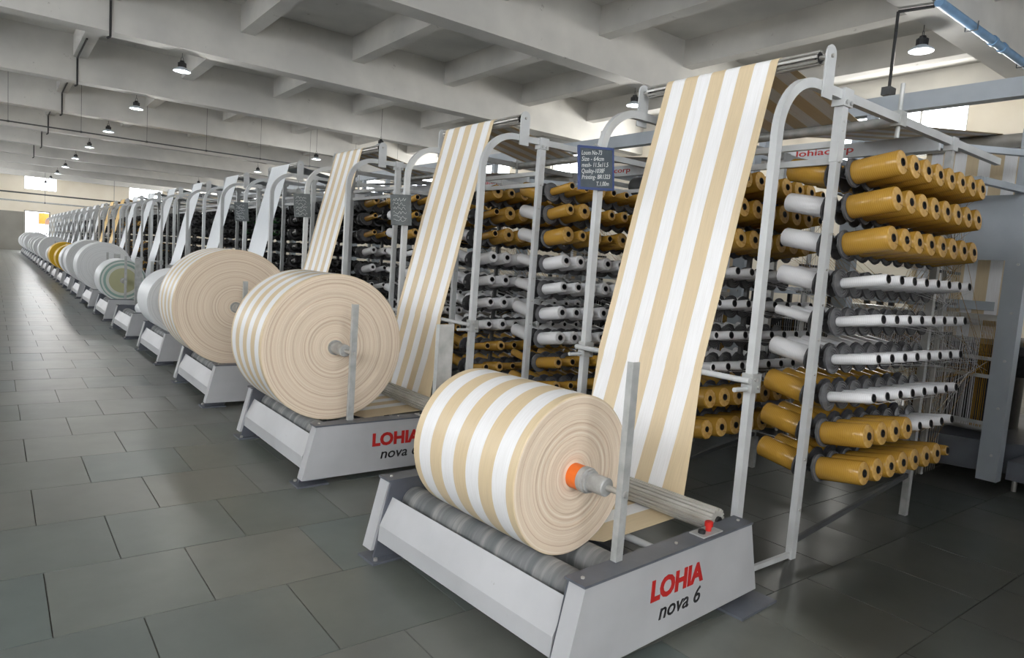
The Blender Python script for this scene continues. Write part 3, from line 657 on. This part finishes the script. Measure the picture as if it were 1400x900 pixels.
# ================================================================== circular looms behind the creels
def make_loom():
    t = thing('circular_loom', '', 'loom')
    for y in (.2, 1.62):
        p = MB().bar((5.0, y, .08), (5.0, y, 3.0), .15, .12, (1, 0, 0)).build('pillar', 'loom_grey', t, False)
        bolts('bolt', 'zinc', p, [((4.94, y-.02, z), (4.93, y-.02, z)) for z in (.3, .7, 1.1, 1.5, 1.9, 2.3)], .012)
    MB().box(4.955, .26, 1.93, 4.985, 1.56, 2.47).build('cover_plate', 'loom_grey', t, False)
    h = MB().box(4.2, .6, 2.74, 4.24, 2.0, 2.86).build('header', 'header', t, False)
    text('lohiacorp', .08, 'red_ink', t, (4.1995, 1.8, 2.782), (PI/2, 0, -PI/2), .53, bold=.001)
    [MB().bar(a, b, .05, .05).build('header_arm', 'loom_grey', t, False) for a, b in (((4.24, .7, 2.8), (5.0, .2, 2.8)), ((4.24, 1.7, 2.8), (5.0, 1.62, 2.8)))]
    MB().bar((5.2, -.5, 3.4), (5.2, 2.1, 3.4), .12, .16).build('girder', 'loom_grey', t, False)
    [MB().bar((5.2, y, 3.0), (5.2, y, 3.32), .08, .08).build('girder_post', 'loom_grey', t, False) for y in (.2, 1.62)]
    [MB().box(4.95, y, 2.98, 7.4, y+.12, 3.06).build('top_rail', 'loom_grey', t, False) for y in (.14, 1.56)]
    MB().cyl((5.3, .2, 2.98), (5.3, 1.6, 2.98), .06, 16).build('take_up_roller', 'flute', t)
    MB().cyl((6.3, .9, .08), (6.3, .9, .35), 1.15, 32).build('base_drum', 'grey_sheet', t)
    MB().lathe((6.3, .9, 0), (0, 0, 1), [(.35, .5), (.9, .5), (.92, .95), (1.1, 1.0), (1.12, 1.05), (1.2, 1.05), (1.22, .7)], 40).build('shuttle_ring', 'dark_mech', t)
    for k in range(10):
        a = 2*PI*k/10; MB().bar((6.3+.98*math.cos(a), .9+.98*math.sin(a), .3), (6.3+.98*math.cos(a), .9+.98*math.sin(a), 1.5), .05, .05).build('heald_post', 'rail', t, False)
    MB().lathe((6.3, .9, 1.5), (0, 0, 1), [(0, .9), (0, 1.05), (.08, 1.05), (.08, .9)], 40).build('top_ring', 'loom_grey', t)
    MB().box(5.08, -.42, .1, 6.3, .1, .26).build('platform', 'grey_sheet', t, False)
    [MB().bar(a, b, .02, .02).build('platform_rod', 'frame_paint', t, False) for a, b in (((5.12, -.4, .3), (6.2, .05, .3)), ((5.12, -.1, .3), (5.9, .08, .3)))]
    for x, y in ((5.15, -.35), (6.2, -.35), (5.15, .05), (6.2, .05)): MB().cyl((x, y, 0), (x, y, .1), .02, 8).build('levelling_foot', 'steel', t)
    m = MB().lathe((4.3, .95, 2.62), (0, 1, 0), [(0, .03), (.0, .1), (.04, .11), (.3, .11), (.34, .09), (.36, .05)], 20).build('motor', 'rail', t); MB().box(4.26, 1.0, 2.7, 4.36, 1.2, 2.78).build('terminal_box', 'loom_grey', m, False)
    MB().bar((4.3, .3, 2.5), (4.3, 1.5, 2.5), .06, .06).build('motor_beam', 'loom_grey', t, False)
    [MB().bar(a, b, .05, .05).build('motor_arm', 'loom_grey', t, False) for a, b in (((4.3, .3, 2.5), (5, .2, 2.5)), ((4.3, 1.5, 2.5), (5, 1.62, 2.5)))]
    # yarn feed rollers and guide bars at the front
    for z, r in ((1.42, .05), (.5, .045)): MB().cyl((5.1, .26, z), (5.1, 1.56, z), r, 16).build('feed_roller', 'steel', t)
    for z in (1.1, .95, .55): MB().bar((4.98, .26, z), (4.98, 1.56, z), .02, .03).build('guide_rail', 'zinc', t, False)
    text('1', .06, 'black_ink', t, (4.9495, .215, .14), (PI/2, 0, -PI/2), None)
    return t
loom = make_loom(); KL = kids(loom)
for i in list(range(10))+[-1, -2]:  # negative indices: unseen looms, added along with their creels for shade
    l = loom if i == 0 else copy_tree(loom, KL, () if 0 <= i < 3 else ('bolt', 'platform_rod', 'levelling_foot', 'lettering', 'heald_post'))
    l.location = (0, i*PITCHY, 0); l['label'] = 'blue grey circular loom with pillars and cover plate behind the %s creel' % (ORD[i] if i >= 0 else 'unseen') if i != -2 else 'blue grey circular loom out of view farthest behind the photographer'; l['group'] = 'looms behind the creels'
def tubecloth(i):
    b = MB().prism([(5.36, 1.25), (5.36, 2.98), (5.363, 2.98), (5.363, 1.25)], 0, .79); b.build
    o = b.build('loom_cloth', 'cloth_striped' if i < 3 else 'cloth_white', None, False); o.location = (0, i*PITCHY+.36, 0)
    tag(o, 'flat %s cloth rising from the %s loom' % ('striped' if i < 3 else 'white', ORD[i]), 'fabric', 'cloth on the looms')
for i in range(4): tubecloth(i)
# yarn strands: countless
ys = MB(); rd = random.Random(3)
def strand(a, b, r=.0013):
    a, b = Vector(a), Vector(b); d = (b-a).normalized(); s_ = d.cross(Vector((0, 0, 1)))
    if s_.length < .05: s_ = Vector((0, 1, 0))
    s_.normalize(); u = s_.cross(d); n = [s_*r, -.5*s_*r+.87*u*r, -.5*s_*r-.87*u*r]
    ys.add([p+q for p in (a, b) for q in n], [(0, 1, 4, 3), (1, 2, 5, 4), (2, 0, 3, 5)])
for i in range(3):
    oy = i*PITCHY
    for sp, sg in ((SP1, 1), (SP1, -1), (SP2, 1)):
        for r, z in enumerate(ROWZ):
            for c, x in enumerate(COLX):
                ys.mi = 0 if kind_of(i, sp, sg, r, c) in 'Ggm' else 1
                tip = Vector((x, oy+sp-sg*.33, z+.02)); e = Vector((3.62, oy+sp-sg*.08+rd.uniform(-.02, .02), z-.07+rd.uniform(-.02, .02)))
                strand(tip, e); strand(e, (4.98, oy+rd.uniform(.3, 1.5), 1.0+rd.uniform(-.06, .12)))
    for k in range(110):
        y = oy+.3+k*.0113; ys.mi = 1 if k > 9 else 0
        strand((5.05, y, 1.42), (5.055, y+rd.uniform(-.01, .01), .5), .003)
    for k in range(40):
        y = oy+.25-.02*k; ys.mi = 1 if k % 5 else 0
        strand((5.6+.012*k, y, 1.25), (5.35, y-.25, .3), .0016)
o = ys.build('yarn_strands', ['gold', 'white_yarn'], None, False); tag(o, 'fine gold and white yarn strands running from bobbins to the looms', 'yarn', None, 'stuff')
# eyelet wire banks at the creel ends
for i in range(2):
    t = thing('yarn_guide_rack', 'rack of thin guide wires and bars at the loom end of the %s creel' % ORD[i], 'guide rack', (0, i*PITCHY, 0))
    for sp in (SP1, SP2):
        MB().bar((3.75, sp, .28), (3.75, sp, 2.3), .03, .03).build('upright', 'zinc', t, False)
        for r, z in enumerate(ROWZ):
            MB().bar((3.58, sp-.02, z-.07), (3.95, sp-.02, z-.07), .012, .02).build('eyelet_bar', 'rail', t, False)
        m = MB()
        for k in range(9): m.bar((3.6+.04*k, sp-.03, .3), (3.6+.04*k, sp-.03, 2.15), .003, .003)
        w = m.build('guide_wires', 'steel', t, False); w['kind'] = 'stuff'
# ================================================================== lamps
def make_lamp():
    t = thing('high_bay_lamp', '', 'lamp')
    MB().lathe((0, 0, 0), (0, 0, 1), [(0, .09), (.01, .235), (.03, .24), (.05, .225), (.13, .1), (.14, .09)], 32, False, False).build('reflector', 'reflector', t)
    h = MB().lathe((0, 0, .13), (0, 0, 1), [(0, .1), (.12, .105), (.14, .08), (.19, .06), (.2, .03)], 20).build('heat_sink', 'black', t)
    fins = MB()
    for k in range(14): a = 2*PI*k/14; fins.bar((.1*math.cos(a), .1*math.sin(a), .14), (.1*math.cos(a), .1*math.sin(a), .26), .008, .035, (math.cos(a), math.sin(a), 0))
    fins.build('fins', 'black', h, False)
    MB().lathe((0, 0, .045), (0, 0, -1), [(0, .15), (.02, .15), (.04, .1), (.05, .03)], 24).build('lens', 'led', t)
    MB().tube([(-.04, 0, .32), (-.03, 0, .4), (0, 0, .44), (.03, 0, .4), (.04, 0, .32)], .008, 6).build('hook', 'black', t)
    return t
lamp = make_lamp(); KLm = kids(lamp)
spots = [(1.45, 2.7+5.65*k+.2, 5.12, 'over the aisle edge') for k in range(2, 11)]+[(9.05, 2.9, 5.12, 'above the looms'), (9.05, 8.5, 5.12, 'above the looms'), (8.1, 18.4, 5.05, 'above the looms'), (8.05, 23.7, 5.05, 'above the looms'), (8.1, 31, 5.05, 'above the looms'), (8.1, 42.4, 5.05, 'above the looms')]
cnt = {}
for i, (x, y, z, wh) in enumerate(spots):
    l = lamp if i == 0 else copy_tree(lamp, KLm); l.location = (x, y, z); l.scale = (.7, .7, .7); k = cnt.get(wh, 0); cnt[wh] = k+1
    l['label'] = 'lit high bay lamp with white reflector hanging %s, %s of its row' % (wh, ORD[k]); l['group'] = 'high bay lamps'
    top = BZ if any(abs(y-b) < BW/2 for b in beams) else RZ if any(x0 <= x <= x0+RWD for x0 in ribx) else ZS
    MB().cyl((0, 0, .43), (0, 0, (top-z)/.7), .008, 6).build('hanger', 'black', l)
    d = bpy.data.lights.new('lamp_light', 'POINT'); d.energy = 60; d.shadow_soft_size = .15; d.color = (1, .98, .94)
    q = bpy.data.objects.new('lamp_light', d); COL.objects.link(q); q.parent = l; q.location = (0, 0, -.08)
# ================================================================== conduits and pipes
for k, b in enumerate(beams):
    if not 2 < k < 9: continue
    x = .1 if k % 2 else .04; yf = b-BW/2-.02
    m = MB().tube([(x, yf-(2.2 if k > 2 else 1.2), RZ-.023), (x, yf, RZ-.023), (x, yf, BZ-.1), (x-.06, yf, BZ-.14)], .022, 8).build('conduit', 'black')
    tag(m, 'black cable conduit dropping down the %s beam above the aisle' % ORD[k-1], 'conduit', 'conduits on the beams')
def pipe_run(y, z, x0, x1, r, lab, mat='rail', step=2.0):
    t = thing('overhead_pipe', lab, 'pipe', (0, y, 0))
    MB().cyl((x0, 0, z), (x1, 0, z), r, 10).build('pipe', mat, t)
    x = x0+1
    while x < x1:
        MB().cyl((x, 0, z), (x, 0, ZS), .006, 6).build('hanger_rod', 'rail', t); MB().cyl((x-.03, 0, z), (x+.03, 0, z), r+.012, 10).build('clip', 'rail', t); x += step
pipe_run(24.75, 4.9, XL, XR, .022, 'thin dark pipe crossing the hall overhead between the nearer beams', step=1.9)
pipe_run(55, 4.1, XL, XR, .05, 'upper dark pipe crossing the hall near the far wall', step=4.1); pipe_run(55.2, 3.56, XL, XR, .05, 'lower grey pipe crossing the hall near the far wall', 'zinc', 4.1)
t = thing('blue_pipe', 'light blue pipe with couplings along the nearest ceiling beam', 'pipe', (0, 2.408, 5.47))
MB().cyl((8.25, 0, 0), (XR, 0, 0), .06, 20).build('pipe', 'blue_pipe', t)
for x in (10.2, 10.6, 12.6): MB().cyl((x, 0, 0), (x+.1, 0, 0), .075, 20).build('coupling', 'blue_pipe', t)
for x in (9.4, 11.6, 13.8): MB().tube([(x, -.08, .05), (x, -.08, -.07), (x, .08, -.07), (x, .08, .04)], .008, 6).build('pipe_strap', 'rail', t)
t = thing('drop_conduit', 'black conduit dropping from the beam to a grey box above the loom', 'conduit', (0, 0, 0))
MB().tube([(8.36, 2.5, 5.47), (8.25, 2.92, 5.47), (8.25, 2.92, 4.42)], .022, 8).build('conduit', 'black', t); MB().box(8.15, 2.86, 4.33, 8.33, 2.98, 4.44).build('junction_box', 'rail', t, False)
MB().tube([(8.36, 2.5, 5.47), (8.36, 2.5, 5.56)], .022, 8).build('conduit', 'black', t)
# bunch of white plastic over the creel behind the post
